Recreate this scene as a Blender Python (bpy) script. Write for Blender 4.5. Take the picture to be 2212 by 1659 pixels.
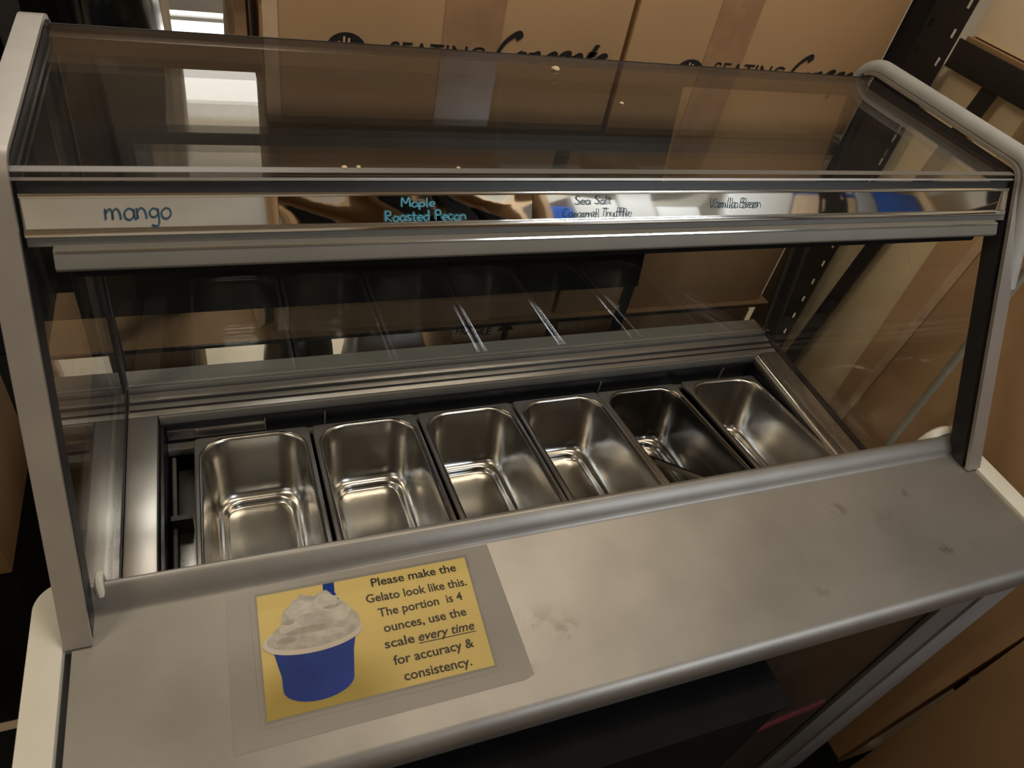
import bpy, bmesh, math, random
from mathutils import Vector, Matrix
random.seed(7)
C = bpy.context.scene.collection
for o in list(bpy.data.objects): bpy.data.objects.remove(o)
PI = math.pi

# ------------------------------------------------------------------ camera
cam_d = bpy.data.cameras.new('camera'); cam = bpy.data.objects.new('camera', cam_d); C.objects.link(cam)
RX = Vector((0.93074844, -0.31927872, 0.178237)); RD = Vector((-0.09919106, -0.68961704, -0.71734892)); RF = Vector((0.35194952, 0.64999188, -0.67352958))
m = Matrix.Identity(4)
for i in range(3):
    m[i][0] = RX[i]; m[i][1] = -RD[i]; m[i][2] = -RF[i]
CZ = 1.57
m.translation = Vector((0, 0, CZ))
cam.matrix_world = m
cam_d.sensor_width = 36; cam_d.lens = 36*1559.4/2212; cam_d.clip_start = 0.02
cam_d.dof.use_dof = True; cam_d.dof.focus_distance = 0.95; cam_d.dof.aperture_fstop = 9
bpy.context.scene.camera = cam

# ------------------------------------------------------------------ world, view and lights
w = bpy.data.worlds.new('world'); bpy.context.scene.world = w; w.use_nodes = True
w.node_tree.nodes['Background'].inputs[0].default_value = (1.0, 0.85, 0.68, 1)
w.node_tree.nodes['Background'].inputs[1].default_value = 0.05
vs = bpy.context.scene.view_settings
vs.view_transform = 'Standard'; vs.look = 'None'; vs.gamma = 1.0; vs.exposure = -0.15; vs.use_curve_mapping = False

def area(name, loc, size, size_y, power, col, target=None):
    d = bpy.data.lights.new(name, 'AREA'); d.shape = 'RECTANGLE'; d.size = size; d.size_y = size_y
    d.energy = power; d.color = col
    o = bpy.data.objects.new(name, d); C.objects.link(o); o.location = loc
    if target is not None:
        v = Vector(target)-Vector(loc); o.rotation_euler = v.to_track_quat('-Z', 'Y').to_euler()
    return o
WARM = (1.0, 0.83, 0.62); COOL = (0.86, 0.93, 1.0)
area('ceiling_lamp_light_store', (0.70, 0.50, 2.585), 1.1, 0.25, 8.5, WARM)
area('fill_light_left', (-1.6, 0.15, 2.585), 1.1, 0.25, 16, WARM)  # fill light added to brighten the right-hand cartons
area('ceiling_lamp_light_far', (0.25, 1.88, 2.585), 1.1, 0.25, 40, (1.0, 0.93, 0.82))
area('ceiling_lamp_light_kitchen', (1.7, -1.25, 2.585), 1.1, 0.25, 26, COOL)

# ------------------------------------------------------------------ materials
def newmat(name):
    mt = bpy.data.materials.new(name); mt.use_nodes = True
    nt = mt.node_tree; b = nt.nodes['Principled BSDF']
    return mt, nt, b
def noise_mix(nt, c1, c2, scale, detail=4, coord='Object', stretch=(1, 1, 1), lo=0.35, hi=0.65):
    tc = nt.nodes.new('ShaderNodeTexCoord'); mp = nt.nodes.new('ShaderNodeMapping'); mp.inputs['Scale'].default_value = stretch
    n = nt.nodes.new('ShaderNodeTexNoise'); n.inputs['Scale'].default_value = scale; n.inputs['Detail'].default_value = detail
    r = nt.nodes.new('ShaderNodeValToRGB'); r.color_ramp.elements[0].position = lo; r.color_ramp.elements[1].position = hi
    r.color_ramp.elements[0].color = (*c1, 1); r.color_ramp.elements[1].color = (*c2, 1)
    nt.links.new(tc.outputs[coord], mp.inputs['Vector']); nt.links.new(mp.outputs['Vector'], n.inputs['Vector']); nt.links.new(n.outputs['Fac'], r.inputs['Fac'])
    return r, n, mp
def simple(name, col, rough=0.5, metal=0.0, var=0.12, scale=30, bump=0.0, stretch=(1, 1, 1), rvar=0.0, spec=0.5):
    mt, nt, b = newmat(name)
    c1 = tuple(c*(1-var) for c in col); c2 = tuple(min(1, c*(1+var)) for c in col)
    r, n, mp = noise_mix(nt, c1, c2, scale, stretch=stretch)
    nt.links.new(r.outputs['Color'], b.inputs['Base Color'])
    b.inputs['Roughness'].default_value = rough; b.inputs['Metallic'].default_value = metal
    b.inputs['Specular IOR Level'].default_value = spec
    if rvar:
        mr = nt.nodes.new('ShaderNodeMapRange'); mr.inputs['To Min'].default_value = max(0.02, rough-rvar); mr.inputs['To Max'].default_value = rough+rvar
        nt.links.new(n.outputs['Fac'], mr.inputs['Value']); nt.links.new(mr.outputs['Result'], b.inputs['Roughness'])
    if bump:
        bp = nt.nodes.new('ShaderNodeBump'); bp.inputs['Strength'].default_value = bump; bp.inputs['Distance'].default_value = 0.002
        nt.links.new(n.outputs['Fac'], bp.inputs['Height']); nt.links.new(bp.outputs['Normal'], b.inputs['Normal'])
    return mt
def glass_mat(name, tint, f0=0.045, rough=0.0, haze=0.0):
    mt, nt, b = newmat(name); nt.nodes.remove(b)
    tr = nt.nodes.new('ShaderNodeBsdfTransparent'); tr.inputs[0].default_value = (*tint, 1)
    gl = nt.nodes.new('ShaderNodeBsdfGlossy'); gl.inputs['Roughness'].default_value = rough; gl.inputs['Color'].default_value = (1, 1, 1, 1)
    fr = nt.nodes.new('ShaderNodeFresnel')
    # a thin pane does not bend the view ray, so the back face must use the inverse index
    ge = nt.nodes.new('ShaderNodeNewGeometry'); im = nt.nodes.new('ShaderNodeMapRange')
    im.inputs['To Min'].default_value = 1.5; im.inputs['To Max'].default_value = 1/1.5
    nt.links.new(ge.outputs['Backfacing'], im.inputs['Value']); nt.links.new(im.outputs['Result'], fr.inputs['IOR'])
    mx = nt.nodes.new('ShaderNodeMixShader'); out = nt.nodes['Material Output']
    nt.links.new(fr.outputs[0], mx.inputs[0]); nt.links.new(tr.outputs[0], mx.inputs[1]); nt.links.new(gl.outputs[0], mx.inputs[2])
    last = mx
    if haze:
        df = nt.nodes.new('ShaderNodeBsdfDiffuse'); df.inputs[0].default_value = (0.75, 0.75, 0.73, 1)
        n = nt.nodes.new('ShaderNodeTexNoise'); n.inputs['Scale'].default_value = 9; n.inputs['Detail'].default_value = 6
        mr = nt.nodes.new('ShaderNodeMapRange'); mr.inputs['From Min'].default_value = 0.3; mr.inputs['From Max'].default_value = 0.75
        mr.inputs['To Min'].default_value = haze*0.3; mr.inputs['To Max'].default_value = haze*1.6
        tc = nt.nodes.new('ShaderNodeTexCoord'); nt.links.new(tc.outputs['Object'], n.inputs['Vector'])
        nt.links.new(n.outputs['Fac'], mr.inputs['Value'])
        m2 = nt.nodes.new('ShaderNodeMixShader'); nt.links.new(mr.outputs[0], m2.inputs[0])
        nt.links.new(mx.outputs[0], m2.inputs[1]); nt.links.new(df.outputs[0], m2.inputs[2]); last = m2
    nt.links.new(last.outputs[0], out.inputs['Surface'])
    return mt
def emit(name, col, s):
    mt, nt, b = newmat(name); nt.nodes.remove(b)
    e = nt.nodes.new('ShaderNodeEmission'); e.inputs[0].default_value = (*col, 1); e.inputs[1].default_value = s
    nt.links.new(e.outputs[0], nt.nodes['Material Output'].inputs['Surface']); return mt
def worktop_mat():
    mt, nt, b = newmat('brushed_worktop_steel')
    r, n, mp = noise_mix(nt, (0.235, 0.222, 0.205), (0.30, 0.285, 0.262), 9, 5, lo=0.3, hi=0.7)
    tc = nt.nodes.new('ShaderNodeTexCoord')
    nz = nt.nodes.new('ShaderNodeTexNoise'); nz.inputs['Scale'].default_value = 70; nz.inputs['Detail'].default_value = 5
    nt.links.new(tc.outputs['Object'], nz.inputs['Vector'])
    acc = None
    for (x, y, rx, ry, sgn) in [(0.296, 0.300, 0.020, 0.014, .8), (0.27, 0.315, 0.035, 0.022, .45), (0.726, 0.371, 0.016, 0.012, .8), (0.846, 0.3756, 0.012, 0.016, .6),
                                (0.841, 0.284, 0.018, 0.010, 1.0), (0.225, 0.268, 0.030, 0.008, .5), (0.62, 0.27, 0.03, 0.012, .35), (0.80, 0.345, 0.05, 0.03, .2)]:
        sub = nt.nodes.new('ShaderNodeVectorMath'); sub.operation = 'SUBTRACT'; sub.inputs[1].default_value = (x-0.42, y-0.55, 0.88)   # the cabinet's own origin is at (0.42, 0.55)
        nt.links.new(tc.outputs['Object'], sub.inputs[0])
        ml = nt.nodes.new('ShaderNodeVectorMath'); ml.operation = 'MULTIPLY'; ml.inputs[1].default_value = (1/rx, 1/ry, 0)
        nt.links.new(sub.outputs[0], ml.inputs[0])
        ln = nt.nodes.new('ShaderNodeVectorMath'); ln.operation = 'LENGTH'; nt.links.new(ml.outputs[0], ln.inputs[0])
        mr = nt.nodes.new('ShaderNodeMapRange'); mr.inputs['From Min'].default_value = 1.1; mr.inputs['From Max'].default_value = 0.3
        mr.inputs['To Min'].default_value = 0; mr.inputs['To Max'].default_value = sgn
        nt.links.new(ln.outputs['Value'], mr.inputs['Value'])
        if acc is None: acc = mr.outputs[0]
        else:
            mx = nt.nodes.new('ShaderNodeMath'); mx.operation = 'MAXIMUM'; nt.links.new(acc, mx.inputs[0]); nt.links.new(mr.outputs[0], mx.inputs[1]); acc = mx.outputs[0]
    th = nt.nodes.new('ShaderNodeMapRange'); th.inputs['From Min'].default_value = 0.47; th.inputs['From Max'].default_value = 0.58
    nt.links.new(nz.outputs['Fac'], th.inputs['Value'])
    mu = nt.nodes.new('ShaderNodeMath'); mu.operation = 'MULTIPLY'; nt.links.new(acc, mu.inputs[0]); nt.links.new(th.outputs[0], mu.inputs[1])
    mixc = nt.nodes.new('ShaderNodeMixRGB'); mixc.inputs[2].default_value = (0.14, 0.12, 0.10, 1)
    sc = nt.nodes.new('ShaderNodeMath'); sc.operation = 'MULTIPLY'; sc.inputs[1].default_value = 0.75; nt.links.new(mu.outputs[0], sc.inputs[0])
    nt.links.new(sc.outputs[0], mixc.inputs[0]); nt.links.new(r.outputs['Color'], mixc.inputs[1]); nt.links.new(mixc.outputs[0], b.inputs['Base Color'])
    b.inputs['Metallic'].default_value = 0.75; b.inputs['Roughness'].default_value = 0.46
    bn = nt.nodes.new('ShaderNodeTexNoise'); bn.inputs['Scale'].default_value = 4
    mp2 = nt.nodes.new('ShaderNodeMapping'); mp2.inputs['Scale'].default_value = (4, 220, 1); nt.links.new(tc.outputs['Object'], mp2.inputs[0]); nt.links.new(mp2.outputs[0], bn.inputs[0])
    bp = nt.nodes.new('ShaderNodeBump'); bp.inputs['Strength'].default_value = 0.05; bp.inputs['Distance'].default_value = 0.001
    nt.links.new(bn.outputs['Fac'], bp.inputs['Height']); nt.links.new(bp.outputs[0], b.inputs['Normal'])
    return mt
def card_mat(name, col, var=0.07):
    mt, nt, b = newmat(name)
    r, n, mp = noise_mix(nt, tuple(c*(1-var) for c in col), tuple(c*(1+var) for c in col), 5, 6, lo=0.3, hi=0.7)
    wv = nt.nodes.new('ShaderNodeTexNoise'); wv.inputs['Scale'].default_value = 3
    tc = nt.nodes.new('ShaderNodeTexCoord'); mp2 = nt.nodes.new('ShaderNodeMapping'); mp2.inputs['Scale'].default_value = (60, 60, 2)
    nt.links.new(tc.outputs['Object'], mp2.inputs[0]); nt.links.new(mp2.outputs[0], wv.inputs[0])
    bp = nt.nodes.new('ShaderNodeBump'); bp.inputs['Strength'].default_value = 0.15; bp.inputs['Distance'].default_value = 0.002
    nt.links.new(wv.outputs['Fac'], bp.inputs['Height']); nt.links.new(bp.outputs[0], b.inputs['Normal'])
    nt.links.new(r.outputs['Color'], b.inputs['Base Color']); b.inputs['Roughness'].default_value = 0.8; b.inputs['Specular IOR Level'].default_value = 0.2
    return mt
M = dict(
 worktop=worktop_mat(),
 steel=simple('satin_steel', (0.42, 0.40, 0.37), 0.28, 0.9, 0.08, 12, rvar=0.06),
 deck=simple('deck_steel', (0.46, 0.44, 0.415), 0.33, 0.85, 0.04, 5),
 rimsteel=simple('pan_rim_steel', (0.50, 0.48, 0.45), 0.30, 0.9, 0.05, 14),
 pan=simple('polished_pan_steel', (0.60, 0.585, 0.55), 0.24, 1.0, 0.05, 14, rvar=0.05),
 mirror=simple('mirror_steel', (0.78, 0.77, 0.74), 0.035, 1.0, 0.02, 3),
 chrome=simple('bright_chrome', (0.85, 0.84, 0.80), 0.12, 1.0, 0.02, 3),
 alu=simple('anodised_aluminium', (0.42, 0.395, 0.37), 0.42, 0.8, 0.05, 20),
 alu_dark=simple('grey_aluminium_rail', (0.17, 0.165, 0.15), 0.6, 0.25, 0.05, 20),
 black=simple('black_rubber', (0.012, 0.012, 0.014), 0.45, 0, 0.2, 20),
 blackmatte=simple('matte_black', (0.005, 0.005, 0.005), 0.8, 0, 0.2, 20, spec=0.12),
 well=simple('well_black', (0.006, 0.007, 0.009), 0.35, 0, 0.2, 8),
 shelfblack=simple('black_powdercoat', (0.014, 0.014, 0.017), 0.42, 0.1, 0.15, 60),
 grey=simple('pale_grey_vinyl', (0.35, 0.365, 0.375), 0.5, 0, 0.08, 20),
 cap=simple('cream_plastic', (0.62, 0.60, 0.52), 0.38, 0, 0.05, 10),
 trimdk=simple('dark_grey_trim', (0.14, 0.135, 0.125), 0.5, 0, 0.06, 10),
 trimmd=simple('mid_grey_trim', (0.22, 0.21, 0.205), 0.5, 0, 0.06, 10),
 trim=simple('grey_painted_trim', (0.34, 0.325, 0.30), 0.5, 0, 0.06, 10),
 bodydark=simple('brown_steel_body', (0.060, 0.042, 0.030), 0.35, 0.4, 0.15, 6),
 glass=glass_mat('clear_glass', (0.96, 0.965, 0.96), haze=0.004),
 topglass=glass_mat('dusty_top_glass', (0.93, 0.93, 0.92), haze=0.005),
 frontglass=glass_mat('smoky_front_glass', (0.84, 0.86, 0.86), haze=0.004),
 glassedge=simple('glass_edge', (0.50, 0.52, 0.50), 0.3, 0, 0.1, 30),
 card=card_mat('kraft_cardboard', (0.40, 0.255, 0.135)),
 card_lt=card_mat('light_cardboard', (0.56, 0.38, 0.22)),
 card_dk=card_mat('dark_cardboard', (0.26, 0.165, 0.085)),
 pale=card_mat('lit_pale_board', (0.80, 0.66, 0.43), 0.10),  # bright lamp light put into the base colour
 cream=card_mat('lit_cream_board', (0.85, 0.72, 0.53), 0.05),  # light from above put into the cream base colour
 tape=simple('clear_brown_tape', (0.33, 0.20, 0.11), 0.22, 0, 0.1, 30),
 paletan=simple('pale_tan', (0.58, 0.42, 0.28), 0.28, 0, 0.1, 30),
 ink=simple('black_ink', (0.012, 0.010, 0.010), 0.6, 0, 0.1, 40),
 inkblue=simple('blue_marker', (0.02, 0.07, 0.12), 0.5, 0, 0.1, 40),
 inkcyan=simple('cyan_marker', (0.10, 0.42, 0.62), 0.5, 0, 0.1, 40),
 wrap=simple('laminate_film', (0.27, 0.25, 0.225), 0.16, 0.0, 0.05, 8),
 film=glass_mat('laminate_cover', (0.97, 0.97, 0.96), haze=0.006, rough=0.03),
 bluecup=simple('blue_print', (0.001, 0.035, 0.27), 0.5, 0, 0.25, 9, spec=0.1),
 rimw=simple('cup_rim_print', (0.60, 0.53, 0.47), 0.4, 0, 0.05, 30),
 gel1=simple('gelato_print_mid', (0.42, 0.39, 0.35), 0.4, 0, 0.14, 110),
 gel2=simple('gelato_print_light', (0.50, 0.47, 0.42), 0.4, 0, 0.10, 130),
 gel3=simple('gelato_print_shade', (0.33, 0.29, 0.245), 0.4, 0, 0.12, 110),
 shadp=simple('olive_print_shadow', (0.42, 0.36, 0.09), 0.4, 0, 0.2, 40),
 floor=simple('storeroom_floor', (0.50, 0.42, 0.30), 0.4, 0, 0.12, 5),
 wall=simple('cream_wall_paint', (0.72, 0.66, 0.55), 0.8, 0, 0.04, 4),
 ceil=simple('ceiling_paint', (0.45, 0.40, 0.34), 0.9, 0, 0.1, 4),
 white=simple('white_enamel', (0.85, 0.84, 0.80), 0.35, 0, 0.03, 6),
 whitebag=simple('white_plastic_bag', (0.80, 0.74, 0.68), 0.35, 0, 0.08, 20, bump=0.6),
 blackbag=simple('black_plastic_bag', (0.006, 0.008, 0.008), 0.25, 0, 0.3, 20, bump=0.8),
 kraftbag=simple('crinkled_kraft_paper', (0.62, 0.45, 0.24), 0.6, 0, 0.25, 18, bump=0.8),
 blue=simple('blue_carton', (0.02, 0.10, 0.45), 0.4, 0, 0.2, 10),
 redreflect=simple('dull_red_reflection', (0.16, 0.02, 0.03), 0.6, 0, 0.1, 10),
 red=simple('red_carton', (0.5, 0.04, 0.03), 0.4, 0, 0.2, 10),
 pipegrey=simple('grey_pipe', (0.33, 0.31, 0.26), 0.5, 0, 0.05, 20),
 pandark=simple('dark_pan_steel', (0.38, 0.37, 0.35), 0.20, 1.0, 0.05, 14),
 crumb=simple('dry_crumb', (0.62, 0.50, 0.34), 0.8, 0, 0.2, 200),
 lamp=emit('lamp_diffuser', (1.0, 0.90, 0.72), 5.0),
 lampcool=emit('cool_lamp_diffuser', (0.85, 0.93, 1.0), 7.0),
 paneglow=emit('added_pane_glow', (1.0, 0.94, 0.83), 4.2),  # emissive pane added to make the gap beyond the cartons bright
)
def yellow_mat():
    mt, nt, b = newmat('yellow_printed_card')
    tc = nt.nodes.new('ShaderNodeTexCoord'); sx = nt.nodes.new('ShaderNodeSeparateXYZ'); nt.links.new(tc.outputs['Generated'], sx.inputs[0])
    # printed picture: olive floor tone at the lower left of the card
    d = nt.nodes.new('ShaderNodeVectorMath'); d.operation = 'DISTANCE'; d.inputs[1].default_value = (0.20, 0.0, 0)
    mp = nt.nodes.new('ShaderNodeMapping'); mp.inputs['Scale'].default_value = (1, 0.9, 0); nt.links.new(tc.outputs['Generated'], mp.inputs[0]); nt.links.new(mp.outputs[0], d.inputs[0])
    mr = nt.nodes.new('ShaderNodeMapRange'); mr.inputs['From Min'].default_value = 0.20; mr.inputs['From Max'].default_value = 0.42; nt.links.new(d.outputs['Value'], mr.inputs['Value'])
    mx = nt.nodes.new('ShaderNodeMixRGB'); mx.inputs[1].default_value = (0.40, 0.30, 0.075, 1); mx.inputs[2].default_value = (0.66, 0.51, 0.185, 1)
    nt.links.new(mr.outputs[0], mx.inputs[0]); nt.links.new(mx.outputs[0], b.inputs['Base Color']); b.inputs['Roughness'].default_value = 0.5; b.inputs['Specular IOR Level'].default_value = 0.15
    return mt
M['yellow'] = yellow_mat()

# ------------------------------------------------------------------ helpers
class MB:
    def __init__(s): s.v = []; s.f = []
    def add(s, vs, fs):
        n = len(s.v); s.v += [Vector(v) for v in vs]; s.f += [tuple(i+n for i in f) for f in fs]; return s
    def box(s, x0, x1, y0, y1, z0, z1):
        return s.add([(x0,y0,z0),(x1,y0,z0),(x1,y1,z0),(x0,y1,z0),(x0,y0,z1),(x1,y0,z1),(x1,y1,z1),(x0,y1,z1)],
                     [(0,3,2,1),(4,5,6,7),(0,1,5,4),(1,2,6,5),(2,3,7,6),(3,0,4,7)])
    def obox(s, o, a, b, c):        # oriented box from a corner and three edge vectors
        o, a, b, c = Vector(o), Vector(a), Vector(b), Vector(c)
        return s.add([o, o+a, o+a+b, o+b, o+c, o+a+c, o+a+b+c, o+b+c], [(0,3,2,1),(4,5,6,7),(0,1,5,4),(1,2,6,5),(2,3,7,6),(3,0,4,7)])
    def prism_x(s, poly, x0, x1):   # poly in (y, z)
        n = len(poly); vs = [(x0, y, z) for y, z in poly]+[(x1, y, z) for y, z in poly]
        fs = [tuple(range(n))[::-1], tuple(range(n, 2*n))]+[(i, (i+1) % n, (i+1) % n+n, i+n) for i in range(n)]
        return s.add(vs, fs)
    def prism_z(s, poly, z0, z1):
        n = len(poly); vs = [(x, y, z0) for x, y in poly]+[(x, y, z1) for x, y in poly]
        fs = [tuple(range(n))[::-1], tuple(range(n, 2*n))]+[(i, (i+1) % n, (i+1) % n+n, i+n) for i in range(n)]
        return s.add(vs, fs)
    def tube(s, pts, r, n=10, closed_ends=True):
        pts = [Vector(p) for p in pts]; rings = []; base = len(s.v); up = Vector((0.13, 0.31, 0.94))
        for i, p in enumerate(pts):
            t = (pts[min(i+1, len(pts)-1)]-pts[max(i-1, 0)]).normalized()
            a = t.cross(up).normalized(); b = t.cross(a).normalized()
            rr = r[i] if isinstance(r, (list, tuple)) else r
            rings.append([p+a*rr*math.cos(2*PI*k/n)+b*rr*math.sin(2*PI*k/n) for k in range(n)])
        vs = [v for ring in rings for v in ring]; fs = []
        for i in range(len(pts)-1):
            for k in range(n):
                fs.append((i*n+k, i*n+(k+1) % n, (i+1)*n+(k+1) % n, (i+1)*n+k))
        fs.append(tuple(range(n))[::-1]); fs.append(tuple(range((len(pts)-1)*n, len(pts)*n)))
        return s.add(vs, fs)
    def build(s, name, mt, parent=None, smooth=None, bevel=0):
        off = Vector((0, 0, 0)); p = parent
        while p is not None: off += p.location; p = p.parent
        me = bpy.data.meshes.new(name); me.from_pydata([v-off for v in s.v], [], s.f)
        bm = bmesh.new(); bm.from_mesh(me); bmesh.ops.recalc_face_normals(bm, faces=bm.faces[:])
        if bevel: bmesh.ops.bevel(bm, geom=bm.edges[:], offset=bevel, segments=2, affect='EDGES', profile=0.6)
        bm.to_mesh(me); bm.free()
        me.materials.append(M[mt] if isinstance(mt, str) else mt)
        if smooth is not None or bevel:
            me.shade_smooth(); me.set_sharp_from_angle(angle=math.radians(smooth if smooth is not None else 40))
        o = bpy.data.objects.new(name, me); C.objects.link(o)
        if parent is not None: o.parent = parent
        return o
def tag(o, label, cat, group=None, kind=None):
    o['label'] = label; o['category'] = cat
    if group: o['group'] = group
    if kind: o['kind'] = kind
    return o
def thing(name, loc, label, cat, group=None):
    o = bpy.data.objects.new(name, None); o.empty_display_size = 0.05; C.objects.link(o); o.location = loc
    return tag(o, label, cat, group)
def struct(name, mb, mt):
    o = mb.build(name, mt); o['kind'] = 'structure'; return o
def copy_tree(o, parent=None):
    c = o.copy(); C.objects.link(c)
    if parent is not None: c.parent = parent
    for ch in list(o.children): copy_tree(ch, c)
    return c
def fillet(poly, r, n=6):           # round the inner corners of an open (y,z) path
    out = [Vector(poly[0])]
    for i in range(1, len(poly)-1):
        p, a, b = Vector(poly[i]), Vector(poly[i-1]), Vector(poly[i+1])
        d1 = (a-p).normalized(); d2 = (b-p).normalized(); q1 = p+d1*r; q2 = p+d2*r
        for k in range(n+1):
            t = k/n; out.append(q1*(1-t)**2+p*2*t*(1-t)+q2*t*t)
    out.append(Vector(poly[-1])); return out
def offset_path(path, d):
    out = []
    for i, p in enumerate(path):
        t = (path[min(i+1, len(path)-1)]-path[max(i-1, 0)]).normalized(); nrm = Vector((t.y, -t.x))
        out.append(p+nrm*d)
    return out
def ribbon_x(path, d0, d1, x0, x1):  # solid band following a (y,z) path between two offsets
    a = offset_path(path, d0); b = offset_path(path, d1); mb = MB(); n = len(path)
    vs = []; fs = []
    for i in range(n):
        vs += [(x0, *a[i]), (x1, *a[i]), (x1, *b[i]), (x0, *b[i])]
    for i in range(n-1):
        for k in range(4):
            fs.append((4*i+k, 4*i+(k+1) % 4, 4*(i+1)+(k+1) % 4, 4*(i+1)+k))
    fs += [(0, 1, 2, 3), (4*n-4, 4*n-3, 4*n-2, 4*n-1)]
    return mb.add(vs, fs)

# ---- lettering: a printed face (built-in font) and a hand-drawn single stroke face
def font_mesh(txt, shear=0.0, bold=0.0, space=1.0):
    cu = bpy.data.curves.new('t', 'FONT'); cu.body = txt; cu.size = 1; cu.shear = shear; cu.offset = bold; cu.space_character = space; cu.resolution_u = 4
    o = bpy.data.objects.new('t', cu); C.objects.link(o)
    dg = bpy.context.evaluated_depsgraph_get(); dg.update()
    me = bpy.data.meshes.new_from_object(o.evaluated_get(dg)); bpy.data.objects.remove(o)
    vs = [Vector(v.co) for v in me.vertices]; fs = [tuple(p.vertices) for p in me.polygons]; bpy.data.meshes.remove(me)
    return vs, fs
def put_text(name, txt, origin, xd, yd, width, mt, parent, height=None, shear=0.0, bold=0.0):
    vs, fs = font_mesh(txt, shear, bold)
    x0 = min(v.x for v in vs); x1 = max(v.x for v in vs); s = width/(x1-x0); sy = s if height is None else height
    xd = Vector(xd).normalized(); yd = Vector(yd).normalized(); o = Vector(origin)
    mb = MB(); mb.add([o+xd*(v.x-x0)*s+yd*v.y*sy for v in vs], fs)
    return mb.build(name, mt, parent)
G = {
 'a': (.55, [[(.48,.42),(.28,.52),(.06,.34),(.08,.06),(.28,0),(.46,.2),(.48,.48),(.48,.1),(.56,0)]]),
 'b': (.55, [[(.06,1),(.06,0)], [(.06,.3),(.26,.5),(.46,.34),(.42,.06),(.2,0),(.06,.12)]]),
 'c': (.5, [[(.44,.44),(.26,.52),(.06,.32),(.1,.04),(.28,0),(.46,.1)]]),
 'd': (.55, [[(.46,.4),(.26,.5),(.06,.3),(.1,.02),(.3,0),(.46,.2)], [(.48,1),(.47,0)]]),
 'e': (.5, [[(.08,.26),(.44,.3),(.38,.5),(.16,.48),(.05,.24),(.14,.02),(.42,.06)]]),
 'f': (.42, [[(.42,.92),(.26,1),(.18,.8),(.16,0)], [(.02,.5),(.38,.52)]]),
 'g': (.55, [[(.46,.44),(.26,.52),(.08,.36),(.12,.14),(.3,.12),(.46,.3),(.46,.5),(.46,-.1),(.34,-.32),(.1,-.26)]]),
 'i': (.25, [[(.1,.48),(.1,0)], [(.1,.68),(.11,.72)]]),
 'l': (.25, [[(.1,1),(.1,.05),(.16,0)]]),
 'm': (.85, [[(.05,.0),(.08,.5),(.1,.3),(.26,.5),(.36,.36),(.37,0),(.38,.3),(.55,.5),(.68,.36),(.72,0)]]),
 'n': (.55, [[(.06,.5),(.07,0),(.08,.3),(.26,.5),(.42,.36),(.46,0)]]),
 'o': (.55, [[(.26,.5),(.06,.3),(.1,.04),(.3,0),(.48,.2),(.44,.44),(.26,.5)]]),
 'p': (.55, [[(.08,.48),(.06,-.35)], [(.07,.34),(.26,.5),(.46,.34),(.4,.06),(.2,0),(.08,.1)]]),
 'r': (.42, [[(.08,.5),(.09,0),(.1,.3),(.24,.48),(.38,.46)]]),
 's': (.45, [[(.4,.44),(.22,.52),(.08,.4),(.2,.27),(.36,.16),(.3,.01),(.05,.05)]]),
 't': (.42, [[(.18,.85),(.18,.08),(.34,.02)], [(.02,.55),(.36,.57)]]),
 'u': (.55, [[(.06,.5),(.08,.1),(.24,0),(.42,.14),(.46,.5),(.46,.08),(.54,0)]]),
 'B': (.65, [[(.08,1),(.08,0)], [(.08,.96),(.42,.92),(.4,.58),(.1,.52),(.5,.46),(.5,.08),(.08,0)]]),
 'C': (.65, [[(.56,.86),(.36,1),(.1,.74),(.08,.26),(.3,0),(.56,.14)]]),
 'M': (.8, [[(.05,0),(.1,1),(.36,.35),(.62,1),(.7,0)]]),
 'P': (.6, [[(.1,0),(.1,1)], [(.08,.97),(.46,.94),(.48,.56),(.1,.48)]]),
 'R': (.65, [[(.1,0),(.1,1)], [(.08,.97),(.46,.94),(.46,.58),(.1,.5),(.54,0)]]),
 'S': (.6, [[(.5,.88),(.28,1),(.1,.8),(.24,.55),(.46,.36),(.42,.06),(.2,0),(.05,.12)]]),
 'T': (.6, [[(.02,.96),(.58,1)], [(.3,.98),(.29,0)]]),
 'V': (.6, [[(.04,1),(.28,0),(.54,1)]]),
 ' ': (.4, []),
}
def smooth_pl(p, n=5):
    p = [Vector(q) for q in p]
    if len(p) < 3: return p
    out = []
    for i in range(len(p)-1):
        a = p[max(i-1, 0)]; b = p[i]; c = p[i+1]; d = p[min(i+2, len(p)-1)]
        for k in range(n):
            t = k/n; out.append(0.5*((2*b)+(c-a)*t+(2*a-5*b+4*c-d)*t*t+(3*b-a-3*c+d)*t**3))
    out.append(p[-1]); return out
def stroke_text(name, txt, origin, xd, yd, width, height, mt, parent, pen=0.09, shear=0.0, brush=0.0):
    adv = sum(G[c][0] for c in txt); xd = Vector(xd).normalized(); yd = Vector(yd).normalized(); o = Vector(origin)
    sx = width/adv; mb = MB(); cx = 0; k = 0
    for c in txt:
        wd, sts = G[c]; dy = random.uniform(-.04, .04)
        for st in sts:
            pts = smooth_pl(st); n = len(pts); vs = []; fs = []
            for i, p in enumerate(pts):
                t = (pts[min(i+1, n-1)]-pts[max(i-1, 0)])
                t = t.normalized() if t.length > 0 else Vector((1, 0))
                nn = Vector((-t.y, t.x)); h = pen*(1+brush*math.sin(i/n*PI*1.3+1.0))
                for sg in (-1, 1):
                    q = p+nn*h*0.5*sg
                    vs.append(o+xd*((cx+q.x+shear*q.y)*sx)+yd*((q.y+dy)*height))
            for i in range(n-1): fs.append((2*i, 2*i+1, 2*i+3, 2*i+2))
            mb.add(vs, fs)
        cx += wd
    # give the ink a hair of thickness so both sides are real
    return mb.build(name, mt, parent)

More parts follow.
